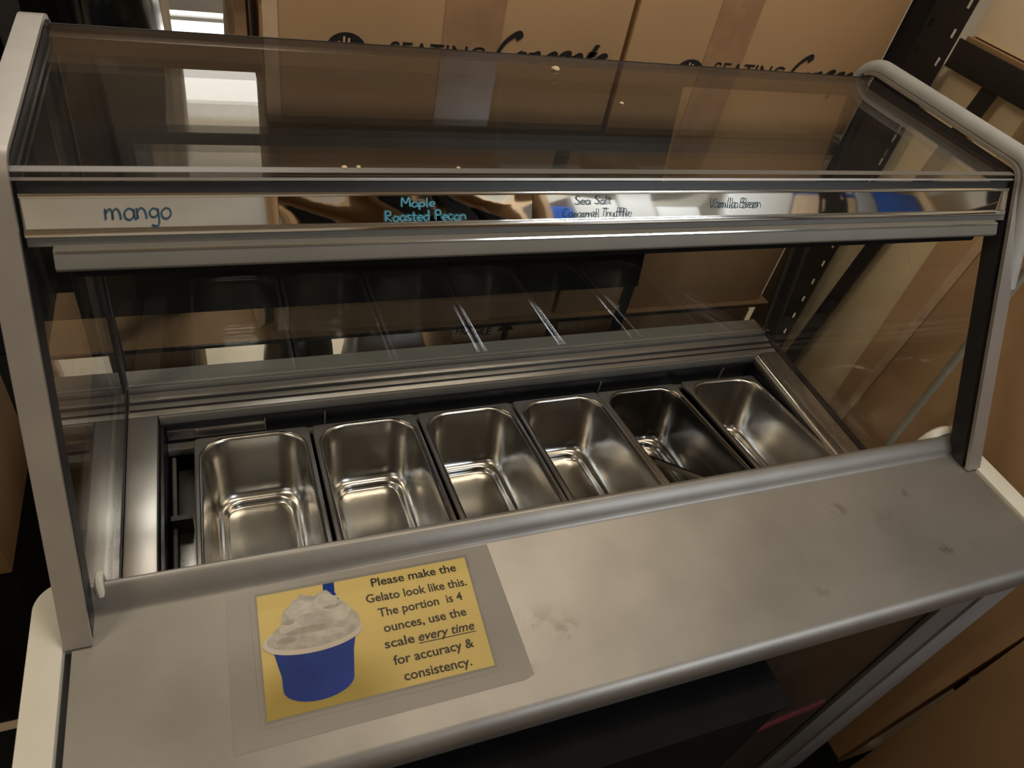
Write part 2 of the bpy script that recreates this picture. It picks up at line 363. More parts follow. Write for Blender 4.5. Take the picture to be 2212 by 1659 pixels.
# ------------------------------------------------------------------ room shell
XL, XR, YF, YB, ZC = -2.3, 3.8, -2.2, 2.7, 2.62
struct('floor', MB().box(XL, XR, YF, YB, -0.1, 0), 'floor')
struct('ceiling', MB().box(XL, XR, YF, YB, ZC, ZC+0.1), 'ceil')
struct('wall_back', MB().box(XL, XR, YB, YB+0.1, 0, ZC), 'wall')
struct('wall_front', MB().box(XL, XR, YF-0.1, YF, 0, ZC), 'wall')
struct('wall_left', MB().box(XL-0.1, XL, YF, YB, 0, ZC), 'wall')
struct('wall_right', MB().box(XR, XR+0.1, YF, YB, 0, ZC), 'wall')
def ceiling_lamp(x, y, label, mt):
    t = thing('ceiling_lamp', (x, y, ZC), label, 'lamp')
    MB().box(x-.6, x+.6, y-.16, y+.16, ZC-.022, ZC-.0005).build('housing', 'white', t, bevel=.004)
    MB().box(x-.55, x+.55, y-.125, y+.125, ZC-.03, ZC-.0225).build('diffuser', mt, t)
ceiling_lamp(0.70, 0.50, 'warm ceiling strip lamp above the gelato cabinet', 'lamp')
ceiling_lamp(-1.6, 0.15, 'added warm ceiling strip lamp at the left that brightens the right-hand cartons', 'lamp')  # added lamp body for the left fill light
ceiling_lamp(0.25, 1.88, 'bright ceiling strip lamp beyond the stacked cartons', 'lamp')
ceiling_lamp(1.7, -1.25, 'cool white ceiling strip lamp mirrored in the fascia', 'lampcool')

# ------------------------------------------------------------------ gelato cabinet
cab = thing('gelato_cabinet', (0.42, 0.55, 0.0), 'stainless steel gelato display cabinet with glass canopy standing in the storeroom', 'display cabinet')
FL0, FL1, FR0, FR1 = -0.172, -0.149, 0.984, 1.009       # side frame x extents
prof = [(0.392, 0.881), (0.6030, 1.2502), (0.906, 1.2530), (0.9280, 1.234), (0.848, 0.765)]
path = fillet([prof[0], prof[1], prof[2]], 0.022)[:-1]+fillet([prof[1], prof[2], prof[3], prof[4]], 0.018)[1:]
front_path = fillet(prof, 0.016)
# worktop: flat sheet, rolled front edge, raised rear lip
wt = [(0.236, 0.880), (0.417, 0.880), (0.4225, 0.8825), (0.4245, 0.888), (0.438, 0.8985), (0.4415, 0.8995), (0.445, 0.898), (0.445, 0.84), (0.442, 0.84), (0.442, 0.889),
      (0.424, 0.8755), (0.24, 0.876), (0.228, 0.872), (0.2255, 0.864), (0.2255, 0.853), (0.2225, 0.853), (0.2225, 0.866), (0.2265, 0.8765)]
MB().prism_x([(y, z) for y, z in wt], -0.166, 0.999).build('worktop', 'worktop', cab, smooth=50)
# rounded end caps of the worktop
def cap_poly(x0, x1, r, flip):
    pts = []
    y0, y1 = 0.2195, 0.462
    if flip: seq = [(x1-r, y1-r, 0)]
    n = 10; out = []
    if not flip:   # left cap: rounded outer rear corner
        out = [(x1, y0), (x1, y1)]
        out += [(x0+r-r*math.sin(a), y1-r+r*math.cos(a)) for a in [k/n*PI/2 for k in range(n+1)]]
        out += [(x0, y0)]
    else:
        out = [(x0, y1), (x0, y0), (x1, y0)]
        out += [(x1-r+r*math.cos(a), y1-r+r*math.sin(a)) for a in [k/n*PI/2 for k in range(n+1)]]
    return out
MB().prism_z(cap_poly(-0.2015, -0.1725, 0.027, False), 0.835, 0.884).build('end_cap', 'cap', cab, bevel=.0016)
MB().prism_z(cap_poly(1.0035, 1.036, 0.03, True), 0.835, 0.884).build('end_cap', 'cap', cab, bevel=.0016)
MB().box(-0.1723, -0.1662, 0.225, 0.388, 0.84, 0.876).build('black_seal', 'black', cab)
MB().box(0.9992, 1.0033, 0.225, 0.388, 0.84, 0.876).build('black_seal', 'black', cab)
# small upturned ears at both ends of the lip
MB().tube([(-0.1425, .433, .892), (-0.1425, .438, .902), (-0.1425, .444, .906), (-0.1425, .4495, .903), (-0.1425, .4505, .885)], .004, 8).build('lip_ear', 'cap', cab, smooth=40)
brk = MB()
arc = [(0.985+0.029*math.cos(a), 0.452, 0.877+0.024*math.sin(a)) for a in [k/10*PI for k in range(11)]]
brk.tube([(p[0], p[1], p[2]) for p in arc], .0075, 8)
brk.build('bracket_loop', 'cap', cab, smooth=40)
MB().box(0.958, 1.003, 0.4475, 0.4515, 0.85, 0.892).build('bracket_plate', 'cap', cab, bevel=.002)
# side frames
for x0, x1, inner in ((FL0, FL1, 1), (FR0, FR1, -1)):
    kr_ = max(k for k, p in enumerate(front_path) if p.y > 1.24 and p.x < 0.915)
    ribbon_x(front_path[:kr_+1], 0.0, -0.005, x0, x1).build('side_frame', 'alu', cab, smooth=30)
    ribbon_x(front_path[kr_+1:], 0.0, -0.005, x0, x1).build('rear_frame', 'trimdk', cab, smooth=30)  # rear run of the aluminium frame coloured dark to look shaded
    a, b = (x1-0.010, x1-0.0005) if inner == 1 else (x0+0.0005, x0+0.010)
    kmax = max(k for k, p in enumerate(front_path) if p.y > 1.24 and p.x < 0.9)
    ribbon_x(front_path[:kmax+1], 0.0055, 0.030, a, b).build('frame_gasket', 'black', cab, smooth=30)
    ribbon_x([Vector((0.9262, 1.222)), Vector((0.850, 0.775))], 0.0060, 0.026, a, b).build('frame_gasket', 'black', cab, smooth=30)
# pale rounded edging over the top of the right frame
ep = [p for p in front_path]
i0 = 0
edge = [(0.9985, p.x, p.y) for p in offset_path(front_path, -0.0125) if p.y > 1.12]
edge = [e for e in edge if e[2] > 1.12 and not (e[1] > .9 and e[2] < 1.2)]
edge = [(1.012, 0.528, 1.11), (1.008, 0.552, 1.165)]+edge
MB().tube(edge, .0105, 12).build('rounded_edging', 'grey', cab, smooth=40)
# side glass panes
gp = offset_path(front_path, 0.006); gpoly = [(p.x, p.y) for p in gp]+[(0.845, 0.757), (0.458, 0.757), (0.445, 0.90)]
MB().prism_x(gpoly, -0.1565, -0.1515).build('side_glass', 'glass', cab)
MB().prism_x(gpoly, 0.9865, 0.9915).build('side_glass', 'glass', cab)
# top and customer side glass
MB().obox((-0.1505, 0.6005, 1.2367), (1.1355, 0, 0), (0, 0.313, 0.0), (0, 0, 0.006)).build('top_glass', 'topglass', cab)
MB().obox((-0.1505, 0.9080, 1.218), (1.1355, 0, 0), (0, -0.0650, -0.441), (0, 0.0052, -0.001)).build('customer_glass', 'frontglass', cab)
MB().obox((-0.1505, 0.5968, 1.2368), (1.1355, 0, 0), (0, 0.0012, 0.0022), (0, 0.0012, -0.0008)).build('glass_edge_trim', 'alu', cab)
MB().obox((-0.1505, 0.5995, 1.2432), (1.1355, 0, 0), (0, 0.0085, 0.0003), (0, 0.0, -0.0004)).build('glass_edge_trim', 'trimdk', cab)
MB().box(-0.150, 0.984, 0.896, 0.9135, 1.2185, 1.2364).build('top_rear_rail', 'bodydark', cab, bevel=.002)
MB().box(-0.150, 0.984, 0.9138, 0.9152, 1.234, 1.2432).build('rear_rail_seal', 'black', cab)
# fascia between the frames: u runs up the slope, n points to the server
U = Vector((0, 0.4961, 0.8683)); N = Vector((0, -0.8683, 0.4961)); P0 = Vector((0, 0.392, 0.881))
def onp(x, z, d=0.0): return Vector((x, 0, 0))+P0*1.0+U*((z-0.881)/0.8683)+N*d
def slab(x0, x1, z0, z1, d0, d1):
    o = onp(x0, z0, d0); return MB().obox(o, (x1-x0, 0, 0), onp(x0, z1, d0)-o, N*(d1-d0))
slab(-0.147, 0.982, 1.2292, 1.2366, -0.012, -0.006).build('recess_strip', 'black', cab)
fas = slab(-0.1465, 0.9815, 1.1995, 1.2285, -0.010, -0.0035).build('fascia', 'steel', cab)
slab(-0.146, 0.975, 1.2258, 1.2290, -0.003, 0.0015).build('fascia_lip', 'chrome', fas, bevel=.0008)
slab(-0.146, 0.975, 1.1995, 1.2042, -0.003, 0.0015).build('fascia_lip', 'chrome', fas, bevel=.0008)
slab(0.9665, 0.9745, 1.2045, 1.2255, -0.003, 0.0005).build('fascia_end', 'chrome', fas)
def plate(x0, x1, tilt, bow=0.0):
    mb = MB(); nx, nz = 24, 6; vs = []; fs = []
    for j in range(nz+1):
        for i in range(nx+1):
            fx, fz = i/nx, j/nz
            d = tilt*(fz-.5)*0.0245+bow*math.sin(fx*PI*3.0+fz*2)*0.0004*(1+fz)
            vs.append(onp(x0+(x1-x0)*fx, 1.2044+fz*0.0212, -0.0019+d))
    for j in range(nz):
        for i in range(nx):
            a = j*(nx+1)+i; fs.append((a, a+1, a+nx+2, a+nx+1))
    return mb.add(vs, fs)
pl1 = plate(-0.145, 0.0475, 0.10).build('label_plate', 'mirror', fas, smooth=180)
pl2 = plate(0.0480, 0.2905, 0.10, 1.0).build('label_plate', 'mirror', fas, smooth=180)
pl3 = plate(0.2910, 0.9660, 0.10, 0.25).build('label_plate', 'mirror', fas, smooth=180)
def hand(txt, x0, x1, z, h, mt, nm='handwriting', d=0.00012):
    stroke_text(nm, txt, onp(x0, z, d), (1, 0, 0), U, x1-x0, h, mt, fas, pen=0.085)
hand('mango', -0.089, -0.038, 1.2105, 0.0175, 'inkblue')
hand('Maple', 0.157, 0.190, 1.2170, 0.0085, 'inkcyan')
hand('Roasted Pecan', 0.141, 0.221, 1.2058, 0.0095, 'inkcyan')
hand('Sea Salt', 0.337, 0.380, 1.2170, 0.0085, 'inkblue')
hand('Caramel Truffle', 0.325, 0.404, 1.2058, 0.0085, 'inkblue')
hand('Vanilla Bean', 0.504, 0.572, 1.2118, 0.0110, 'inkblue')
# dark step and aluminium rail under the fascia
slab(-0.146, 0.982, 1.193, 1.199, -0.018, -0.004).build('dark_step', 'alu_dark', cab)
MB().prism_x([(.5655, 1.1925), (.5585, 1.182), (.5575, 1.1795), (.559, 1.1765), (.574, 1.1765), (.584, 1.1925)], -0.128, 0.960).build('canopy_rail', 'alu_dark', cab, smooth=30)
MB().prism_x([(.5600, 1.1762), (.560, 1.170), (.60, 1.170), (.60, 1.192), (.5845, 1.1925), (.5745, 1.1762)], -0.118, 0.925).build('lamp_channel', 'blackmatte', cab)
MB().obox((-0.1265, 0.5642, 1.1908), (1.086, 0, 0), (0, 0.0009, 0.0013), (0, -0.0008, 0.0006)).build('rail_highlight_edge', 'chrome', cab)
# deck around the well
dk = 0.757
MB().box(-0.150, 0.985, 0.797, 0.852, 0.735, dk).build('rear_deck', 'deck', cab, bevel=.0015)
MB().box(-0.150, -0.1125, 0.446, 0.7965, 0.735, dk).build('side_deck', 'deck', cab, bevel=.0015)
MB().prism_x([(0.446, 0.735), (0.7965, 0.735), (0.7965, 0.748), (0.446, 0.748)], 0.9335, 0.985).build('side_deck', 'deck', cab)
MB().box(0.950, 0.984, 0.446, 0.7968, 0.7482, dk+.001).build('deck_rib', 'steel', cab, bevel=.0015)
MB().tube([(0.942, 0.450, 0.749), (0.942, 0.795, 0.749)], .0028, 8).build('polished_bead', 'chrome', cab, smooth=60)
MB().box(0.9865, 1.0005, 0.446, 0.852, 0.735, 0.7565).build('base_gasket', 'black', cab)
MB().box(-0.1525, -0.1505, 0.446, 0.852, 0.757, 0.760).build('base_gasket', 'black', cab)
for y in (0.8405, 0.8225, 0.8085):
    MB().box(-0.148, 0.983, y-.0011, y+.0011, dk+.0002, dk+.0022).build('track_seam', 'black', cab)
MB().box(-0.148, 0.983, 0.8420, 0.8475, dk+.0002, dk+.012).build('glass_track', 'alu_dark', cab, bevel=.001)
MB().box(-0.148, 0.983, 0.8240, 0.8395, dk+.0002, dk+.005).build('glass_track', 'deck', cab, bevel=.001)
MB().box(-0.1105, 0.9325, 0.792, 0.7965, 0.741, 0.7568).build('well_coaming', 'alu_dark', cab, bevel=.001)
# well
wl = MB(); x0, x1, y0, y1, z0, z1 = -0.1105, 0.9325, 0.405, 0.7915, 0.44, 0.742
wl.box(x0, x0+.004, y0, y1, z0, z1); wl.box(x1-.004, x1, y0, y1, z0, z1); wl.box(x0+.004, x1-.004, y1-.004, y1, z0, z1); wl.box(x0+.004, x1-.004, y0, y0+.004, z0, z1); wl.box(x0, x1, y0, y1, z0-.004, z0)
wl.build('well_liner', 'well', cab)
MB().box(-0.106, 0.928, 0.772, 0.787, 0.694, 0.7065).build('pan_support_rail', 'alu_dark', cab, bevel=.001)
MB().box(-0.104, 0.030, 0.7845, 0.7872, 0.7150, 0.7335).build('well_clip', 'steel', cab, bevel=.0008)
for x in (0.030, 0.118, 0.598, 0.86):
    MB().box(x, x+.0015, 0.7835, 0.7872, 0.708, 0.738).build('well_joint', 'alu_dark', cab)
MB().obox((-0.0955, 0.46, 0.700), (0.022, 0, 0), (0, 0.300, -0.03), (0, 0, 0.004)).build('side_support_strip', 'steel', cab, bevel=.001)
MB().tube([(-0.0985, 0.46, 0.715), (-0.0985, 0.60, 0.70), (-0.0995, 0.77, 0.69)], .0032, 8).build('side_rod', 'alu_dark', cab, smooth=60)
MB().box(-0.1015, -0.076, 0.6375, 0.6455, 0.687, 0.7185).build('side_clip', 'black', cab)
# body below the worktop
MB().box(-0.166, 1.0, 0.2505, 0.404, 0.10, 0.838).build('body_front', 'bodydark', cab)
MB().box(-0.166, 1.0, 0.4045, 0.90, 0.10, 0.4355).build('body_base', 'bodydark', cab)
MB().box(-0.166, 1.0, 0.853, 0.90, 0.436, 0.752).build('customer_front_panel', 'trim', cab)
MB().box(-0.170, -0.1665, 0.2505, 0.90, 0.10, 0.752).build('body_side', 'steel', cab)
MB().box(1.0005, 1.004, 0.2505, 0.90, 0.10, 0.752).build('body_side', 'steel', cab)
MB().box(0.868, 0.936, 0.243, 0.2502, 0.11, 0.838).build('corner_trim', 'trimdk', cab, bevel=.002)
MB().box(0.9365, 1.004, 0.239, 0.2502, 0.09, 0.838).build('corner_trim', 'trimmd', cab, bevel=.003)
MB().box(-0.16, 0.575, 0.2465, 0.2503, 0.12, 0.8375).build('black_door', 'blackmatte', cab)
MB().obox((0.625, 0.2475, 0.40), (0.22, 0, 0.07), (0, 0.0028, 0), (0, 0, 0.020)).build('red_reflection', 'redreflect', cab)  # dark red reflection on the body built as a coloured strip
for x in (-0.12, 0.93):
    for y in (0.30, 0.84): MB().tube([(x, y, 0.0), (x, y, 0.0995)], .025, 12).build('foot', 'black', cab, smooth=40)

# crumbs lying on the top glass
for k, (x, y, r_, lb) in enumerate(((0.421, 0.868, .0048, 'tan crumb near the rear edge of the top glass'), (0.472, 0.772, .0024, 'pale crumb in the middle of the top glass'), (0.108, 0.6080, .0022, 'left crumb at the front edge of the top glass'),
                                    (0.121, 0.6085, .0020, 'crumb at the front edge of the top glass, right beside its twin'), (0.216, 0.6083, .0018, 'lone crumb at the front edge of the top glass'))):
    bm = bmesh.new(); bmesh.ops.create_icosphere(bm, subdivisions=2, radius=r_)
    for v in bm.verts: v.co = Vector((v.co.x*random.uniform(.8, 1.4), v.co.y*random.uniform(.7, 1.1), max(v.co.z*.6, -r_*.4)+r_*.4))
    me = bpy.data.meshes.new('crumb'); bm.to_mesh(me); bm.free(); me.materials.append(M['crumb'])
    o = bpy.data.objects.new('crumb', me); C.objects.link(o); o.location = (x, y, 1.2432); tag(o, lb, 'crumb', 'crumbs on the top glass')

# ------------------------------------------------------------------ gelato pans
def rrect(hw, hl, r, n=8):
    out = []
    for cx, cy, a0 in ((hw-r, hl-r, 0), (-(hw-r), hl-r, PI/2), (-(hw-r), -(hl-r), PI), (hw-r, -(hl-r), 3*PI/2)):
        for k in range(n+1):
            a = a0+k/n*PI/2; out.append((cx+r*math.cos(a), cy+r*math.sin(a)))
    return out
def ring_mesh(rings, cap=True, n=8):
    mb = MB(); vs = []; fs = []; N_ = 4*(n+1)
    for hw, hl, r, z in rings: vs += [(x, y, z) for x, y in rrect(hw, hl, r, n)]
    for i in range(len(rings)-1):
        for k in range(N_): fs.append((i*N_+k, i*N_+(k+1) % N_, (i+1)*N_+(k+1) % N_, (i+1)*N_+k))
    if cap: fs.append(tuple((len(rings)-1)*N_+k for k in range(N_)))
    return mb.add(vs, fs)
PL = 0.181; PHW = 0.0805
def make_pan(label):
    t = thing('gelato_pan', (0, 0, 0), label, 'pan', 'gelato pans in the well')
    rings = [(PHW-.006, PL-.006, .038, -.0035)]
    inner = [(.0715, .172, .040, -.001), (.0705, .171, .040, -.004), (.0690, .1695, .039, -.030), (.0655, .166, .037, -.085), (.0630, .1635, .036, -.098),
             (.0590, .1595, .034, -.1055), (.0545, .155, .031, -.1085), (.0520, .1525, .029, -.1090), (.0500, .1505, .027, -.1125), (.0480, .1485, .026, -.1165), (.0450, .1455, .024, -.1185), (.03, .13, .012, -.119)]
    ring_mesh([(.0735, .174, .041, -.0002)]+inner).build('bowl', 'pan', t, smooth=75)
    ring_mesh([(PHW, PL, .006, -.006), (PHW, PL, .006, -.0012), (PHW-.0014, PL-.0014, .006, 0), (PHW-.0022, PL-.0022, .006, 0), (.0748, .1752, .042, -.0002)], cap=False).build('rim', 'rimsteel', t, smooth=40)
    ring_mesh([(.0752, .1756, .042, -.0002), (.0747, .1751, .042, .0011), (.0737, .1741, .041, .0011), (.0733, .1737, .041, -.0004)], cap=False).build('rim_bead', 'chrome', t, smooth=60)
    return t
labels = ['empty gelato pan at the left end of the row, nearest the side deck', 'second empty gelato pan from the left, stained at its rim corner', 'third empty gelato pan from the left in the row',
          'fourth empty gelato pan from the left, left of the pan holding a bar', 'dark gelato pan with a steel bar lying on its bottom', 'gelato pan at the right end, apart by a black gap']
pan0 = make_pan(labels[0]); TILT = math.radians(-9.5)
cx = [0.0115, 0.1775, 0.3435, 0.5070, 0.6690, 0.8420]
for i, x in enumerate(cx):
    o = pan0 if i == 0 else copy_tree(pan0)
    # far rim edge at y=.777, z=.722 ; the pan slopes down towards the customer
    yc = 0.775-PL*math.cos(TILT); zc = 0.7235-PL*math.sin(TILT)
    o.location = (x, yc, zc); o.rotation_euler = (TILT, 0, math.radians([0, 0, .3, 0, 0, -1.5][i])); o['label'] = labels[i]
    if i == 3: o.location.z += .0015
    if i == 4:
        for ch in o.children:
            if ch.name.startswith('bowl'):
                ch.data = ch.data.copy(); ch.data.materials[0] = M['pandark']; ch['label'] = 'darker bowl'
bar = thing('divider_bar', (0.668, 0.60, 0.62), 'flat steel divider bar lying slantwise in the dark fifth pan', 'bar')
yc = 0.775-PL*math.cos(TILT); zc = 0.7235-PL*math.sin(TILT)
def inpan(x, y, z):
    c, s = math.cos(TILT), math.sin(TILT); return Vector((0.668+x, yc+y*c-z*s, zc+y*s+z*c))
def bar_box(nm, mt, a, b, wv, tz):
    a, b, wv = Vector(a), Vector(b), Vector(wv); up = Vector((0, 0, tz))
    q = [a, b, b+wv, a+wv]; vs = [inpan(*v) for v in q]+[inpan(*(v+up)) for v in q]
    return MB().add(vs, [(0,3,2,1),(4,5,6,7),(0,1,5,4),(1,2,6,5),(2,3,7,6),(3,0,4,7)]).build(nm, mt, bar, bevel=.0004)
BA, BB, BW = Vector((-.012, .140, -.1085)), Vector((.0600, -.025, -.0600)), Vector((.008, -.030, 0))
bar_box('flat_strip', 'steel', BA, BB, BW*.75, .0015)
bar_box('folded_edge', 'chrome', BA+BW*.76+Vector((0, 0, .0)), BB+BW*.76, BW*.10, .006)
bar_box('black_edge', 'black', BA-BW*.09, BB-BW*.09, BW*.085, .004)
bar_box('black_grip', 'black', BA.lerp(BB, .22)+Vector((0, 0, .0018)), BA.lerp(BB, .30)+Vector((0, 0, .0018)), BW*.7, .0008)

# ------------------------------------------------------------------ instruction card on the worktop
nt_ = thing('instruction_card', (0.105, 0.343, 0.8800), 'laminated yellow instruction card with blue gelato cup taped on the worktop', 'card')
Z = 0.8802
def rot(p, a=0.0): return p
MB().prism_z([(-0.036, 0.2585), (0.236, 0.2585), (0.246, 0.262), (0.2445, 0.420), (0.236, 0.4215), (-0.034, 0.4215)], Z, Z+.0002).build('clear_tape', 'wrap', nt_).visible_shadow = True
MB().prism_z([(-0.012, 0.2745), (0.2125, 0.2735), (0.2165, 0.278), (0.220, 0.4085), (0.216, 0.4120), (-0.009, 0.4125), (-0.012, 0.409)], Z+.0003, Z+.0006).build('laminate', 'wrap', nt_)
yc_ = MB().prism_z([(-0.0065, 0.2805), (0.2095, 0.2800), (0.2143, 0.4060), (-0.0050, 0.4065)], Z+.0007, Z+.0009).build('printed_card', 'yellow', nt_)
def flat(pts, z, nm, mt): return MB().add([(x, y, z) for x, y in pts], [tuple(range(len(pts)))]).build(nm, mt, nt_)
z = Z+.0010
flat([(0.0600, .4063), (0.0715, .4063), (0.0705, .395), (0.0755, .380), (0.058, .380)], z, 'printed_spoon', 'bluecup')
cup = [(0.003, .350)]+[(0.003+0.086*(k/16), .350-0.0) for k in range(0)]
cup = [(0.0035, .352), (0.0100, .318)]+[(0.0425-0.0325*math.cos(PI*k/14), .3045-0.0165*math.sin(PI*k/14)) for k in range(15)]+[(0.0790, .330), (0.0855, .352)]
flat(cup, z+.0001, 'printed_cup', 'bluecup')
ell = [(0.0435+0.0475*math.cos(a), .3525+0.0165*math.sin(a)) for a in [2*PI*k/30 for k in range(30)]]
flat(ell, z+.0002, 'printed_rim', 'rimw')
def blob(cx_, cy_, rx, ry, seed, amp=.10):
    rd = random.Random(seed); ph = [rd.uniform(0, 6) for _ in range(4)]
    return [(cx_+rx*math.cos(a)*(1+amp*math.sin(3*a+ph[0])+amp*.6*math.sin(5*a+ph[1])+amp*.4*math.sin(8*a+ph[2])), cy_+ry*math.sin(a)*(1+amp*math.sin(4*a+ph[3])+amp*.5*math.sin(7*a+ph[1]))) for a in [2*PI*k/40 for k in range(40)]]
flat([(0.0435+0.0435*math.cos(a), .3540+0.0135*math.sin(a)) for a in [2*PI*k/30 for k in range(30)]], z+.0003, 'printed_gelato', 'gel1')
flat([(0.0025, .356), (0.0085, .3655), (0.0155, .3705), (0.0165, .3790), (0.0205, .3860), (0.0265, .3905), (0.0285, .3955), (0.0330, .3945), (0.0365, .4010), (0.0400, .3975), (0.0445, .3965), (0.0505, .3945),
      (0.0555, .3985), (0.0625, .3990), (0.0665, .3945), (0.0690, .3875), (0.0745, .3850), (0.0800, .3795), (0.0835, .3720), (0.0885, .3670), (0.0900, .3590), (0.0885, .3520), (0.072, .3445), (0.048, .3410), (0.022, .3425), (0.006, .3485)], z+.0004, 'printed_gelato', 'gel1')
for k, (a, b, c, d, mm) in enumerate([(0.035, .382, .013, .010, 'gel2'), (0.060, .386, .012, .009, 'gel2'), (0.072, .371, .011, .008, 'gel2'), (0.022, .366, .010, .006, 'gel2'), (0.046, .372, .016, .005, 'gel1'),
                                      (0.040, .360, .020, .0035, 'gel3'), (0.022, .371, .006, .0025, 'gel3'), (0.064, .379, .008, .002, 'gel3'), (0.058, .352, .018, .004, 'gel2'), (0.018, .353, .009, .003, 'gel3')]):
    flat(blob(a, b, c, d, k), z+.0005+k*.00002, 'printed_gelato', mm)
fl = [(0.0010+0.0004, .3560)]
rimpts = [(0.0435+0.0475*math.cos(a), .3515+0.0165*math.sin(a)) for a in [PI+PI*k/20 for k in range(20)]]+[(0.0435+0.0450*math.cos(a), .3530+0.0150*math.sin(a)) for a in [2*PI-PI*k/20 for k in range(1, 21)]]
flat(rimpts[::-1], z+.0008, 'printed_rim', 'rimw')
lines = [('Please make the', .1085, .2010, .3960, .3950), ('Gelato look like this.', .1000, .2078, .3785, .3755), ('The portion  is 4', .1090, .1985, .3605, .3600), ('ounces, use the', .1110, .1975, .3430, .3420),
         ('for accuracy &', .1135, .1955, .3075, .3070), ('consistency.', .1200, .1880, .2900, .2890)]
for tx, xa, xb, ya, yb in lines:
    put_text('printed_text', tx, (xa, ya-.0035, z+.0001), (xb-xa, yb-ya, 0), (0, 1, 0), xb-xa, 'ink', nt_, height=.0135, bold=.018)
put_text('printed_text', 'scale', (.1085, .3225, z+.0001), (1, -.01, 0), (0, 1, 0), .0300, 'ink', nt_, height=.0135, bold=.018)
put_text('printed_text', 'every time', (.1425, .3222, z+.0001), (1, -.01, 0), (0, 1, 0), .0590, 'ink', nt_, height=.0135, bold=.018, shear=.25)
flat([(.1420, .3195), (.2020, .3188), (.2020, .3198), (.1420, .3205)], z+.0001, 'underline', 'ink')
MB().prism_z([(-0.0085, 0.2775), (0.2120, 0.2770), (0.2170, 0.4085), (-0.0070, 0.4090)], Z+.0021, Z+.0023).build('laminate_cover', 'film', nt_)

# ------------------------------------------------------------------ cartons and the rack behind
def carton(name, x0, x1, y0, y1, z0, z1, label, mt='card', tape_front=None, group=None, lean=0):
    t = thing(name, ((x0+x1)/2, (y0+y1)/2, z0), label, 'box', group)
    MB().box(x0, x1, y0, y1, z0, z1).build('carton_body', mt, t, bevel=.004)
    g = .0006
    ym = (y0+y1)/2
    MB().box(x0+.005, x1-.005, ym-.001, ym+.001, z1, z1+.001).build('flap_seam', 'ink', t)
    MB().box(x0+.003, x1-.003, ym-.03, ym+.03, z1+.0012, z1+.0018).build('top_tape', 'tape', t)
    return t
def logo(t, cx_, cz, r, y):        # round emblem with upright bars and a tail stroke
    out = [(cx_+r*math.cos(a), y, cz+r*.82*math.sin(a)) for a in [2*PI*k/28 for k in range(28)]]
    MB().add(out, [tuple(range(28))]).build('printed_emblem', 'ink', t)
    b = MB()
    for k, (dx, h0, h1) in enumerate(((-.42, -.1, .38), (-.16, -.3, .62), (.08, -.3, .55), (.30, -.3, .30))):
        b.add([(cx_+dx*r-.05*r, y-.0004, cz+h0*r), (cx_+dx*r+.06*r, y-.0004, cz+h0*r), (cx_+dx*r+.10*r, y-.0004, cz+h1*r), (cx_+dx*r-.01*r, y-.0004, cz+h1*r)], [(0, 1, 2, 3)])
    b.build('emblem_bars', 'card_lt', t)
    MB().add([(cx_-r*1.5, y, cz-r*.75), (cx_-r*.7, y, cz-r*.55), (cx_-r*.3, y, cz-r*.6), (cx_-r*.9, y, cz-r*.85)], [(0, 1, 2, 3)]).build('emblem_tail', 'ink', t)
YB_ = 1.15
SH = 0.592
c1 = carton('seat_carton', 0.080, 0.676, YB_, YB_+.50, SH, 1.445, 'tall kraft carton with round emblem behind the canopy, left of its twin')
MB().box(0.352, 0.450, YB_-.0012, YB_-.0002, SH+.35, 1.44).build('centre_tape', 'tape', c1)
MB().box(0.083, 0.104, YB_-.0012, YB_-.0002, SH+.01, 1.44).build('pale_corner_strip', 'paletan', c1)
logo(c1, 0.203, 1.150, 0.030, YB_-.0016)
put_text('printed_text', 'SEATING', (0.270, YB_-.0018, 1.136), (1, 0, 0), (0, 0, 1), 0.155, 'ink', c1, height=.044)
stroke_text('printed_script', 'Concepts', (0.432, YB_-.0018, 1.132), (1, 0, .02), (0, 0, 1), 0.205, 0.058, 'ink', c1, pen=.13, shear=.55, brush=.45)
c2 = carton('seat_carton', 0.686, 1.262, YB_, YB_+.50, SH, 1.450, 'tall kraft carton with round emblem behind the canopy, right of its twin')
MB().box(0.845, 0.93, YB_-.0012, YB_-.0002, SH+.35, 1.445).build('centre_tape', 'tape', c2)
logo(c2, 0.822, 1.146, 0.030, YB_-.0016)
put_text('printed_text', 'SEATING', (0.872, YB_-.0018, 1.137), (1, 0, 0), (0, 0, 1), 0.162, 'ink', c2, height=.046)
stroke_text('printed_script', 'Concepts', (1.036, YB_-.0018, 1.130), (1, 0, .02), (0, 0, 1), 0.205, 0.058, 'ink', c2, pen=.13, shear=.55, brush=.45)

def slotted_post(x0, x1, y0, y1, z1, parent, nm='upright', xf=None):
    mb = MB(); t = .003
    mb.box(x0, x0+t, y0, y1, 0, z1); mb.box(x0+t, x1, y1-t, y1, 0, z1)
    mb.build(nm, 'shelfblack', parent)
rk = thing('rear_shelving_rack', (0.5, 1.4, 0), 'black boltless rack carrying the two tall kraft cartons behind the cabinet', 'shelving')
for x in (-0.245, 1.285):
    for y in (1.14, 1.66):
        MB().box(x, x+.03, y, y+.003, 0, 2.2).build('upright', 'shelfblack', rk)
        MB().box(x, x+.003, y+.0032, y+.03, 0, 2.2).build('upright_flange', 'shelfblack', rk)
MB().box(-0.213, 1.283, 1.135, 1.675, SH-.006, SH-.0005).build('shelf_board', 'card_dk', rk)
MB().box(-0.213, 1.283, 1.131, 1.1345, SH-.008, SH-.001).build('shelf_beam', 'shelfblack', rk)
MB().box(-0.213, 0.078, 1.1385, 1.1435, 1.222, 1.374).build('reflection_blocker', 'card_dk', rk)  # strip added to block the bright gap's lower reflection in the top glass
MB().box(-0.213, -0.065, 1.135, 1.675, 1.470, 1.486).build('shelf_board', 'card_dk', rk)
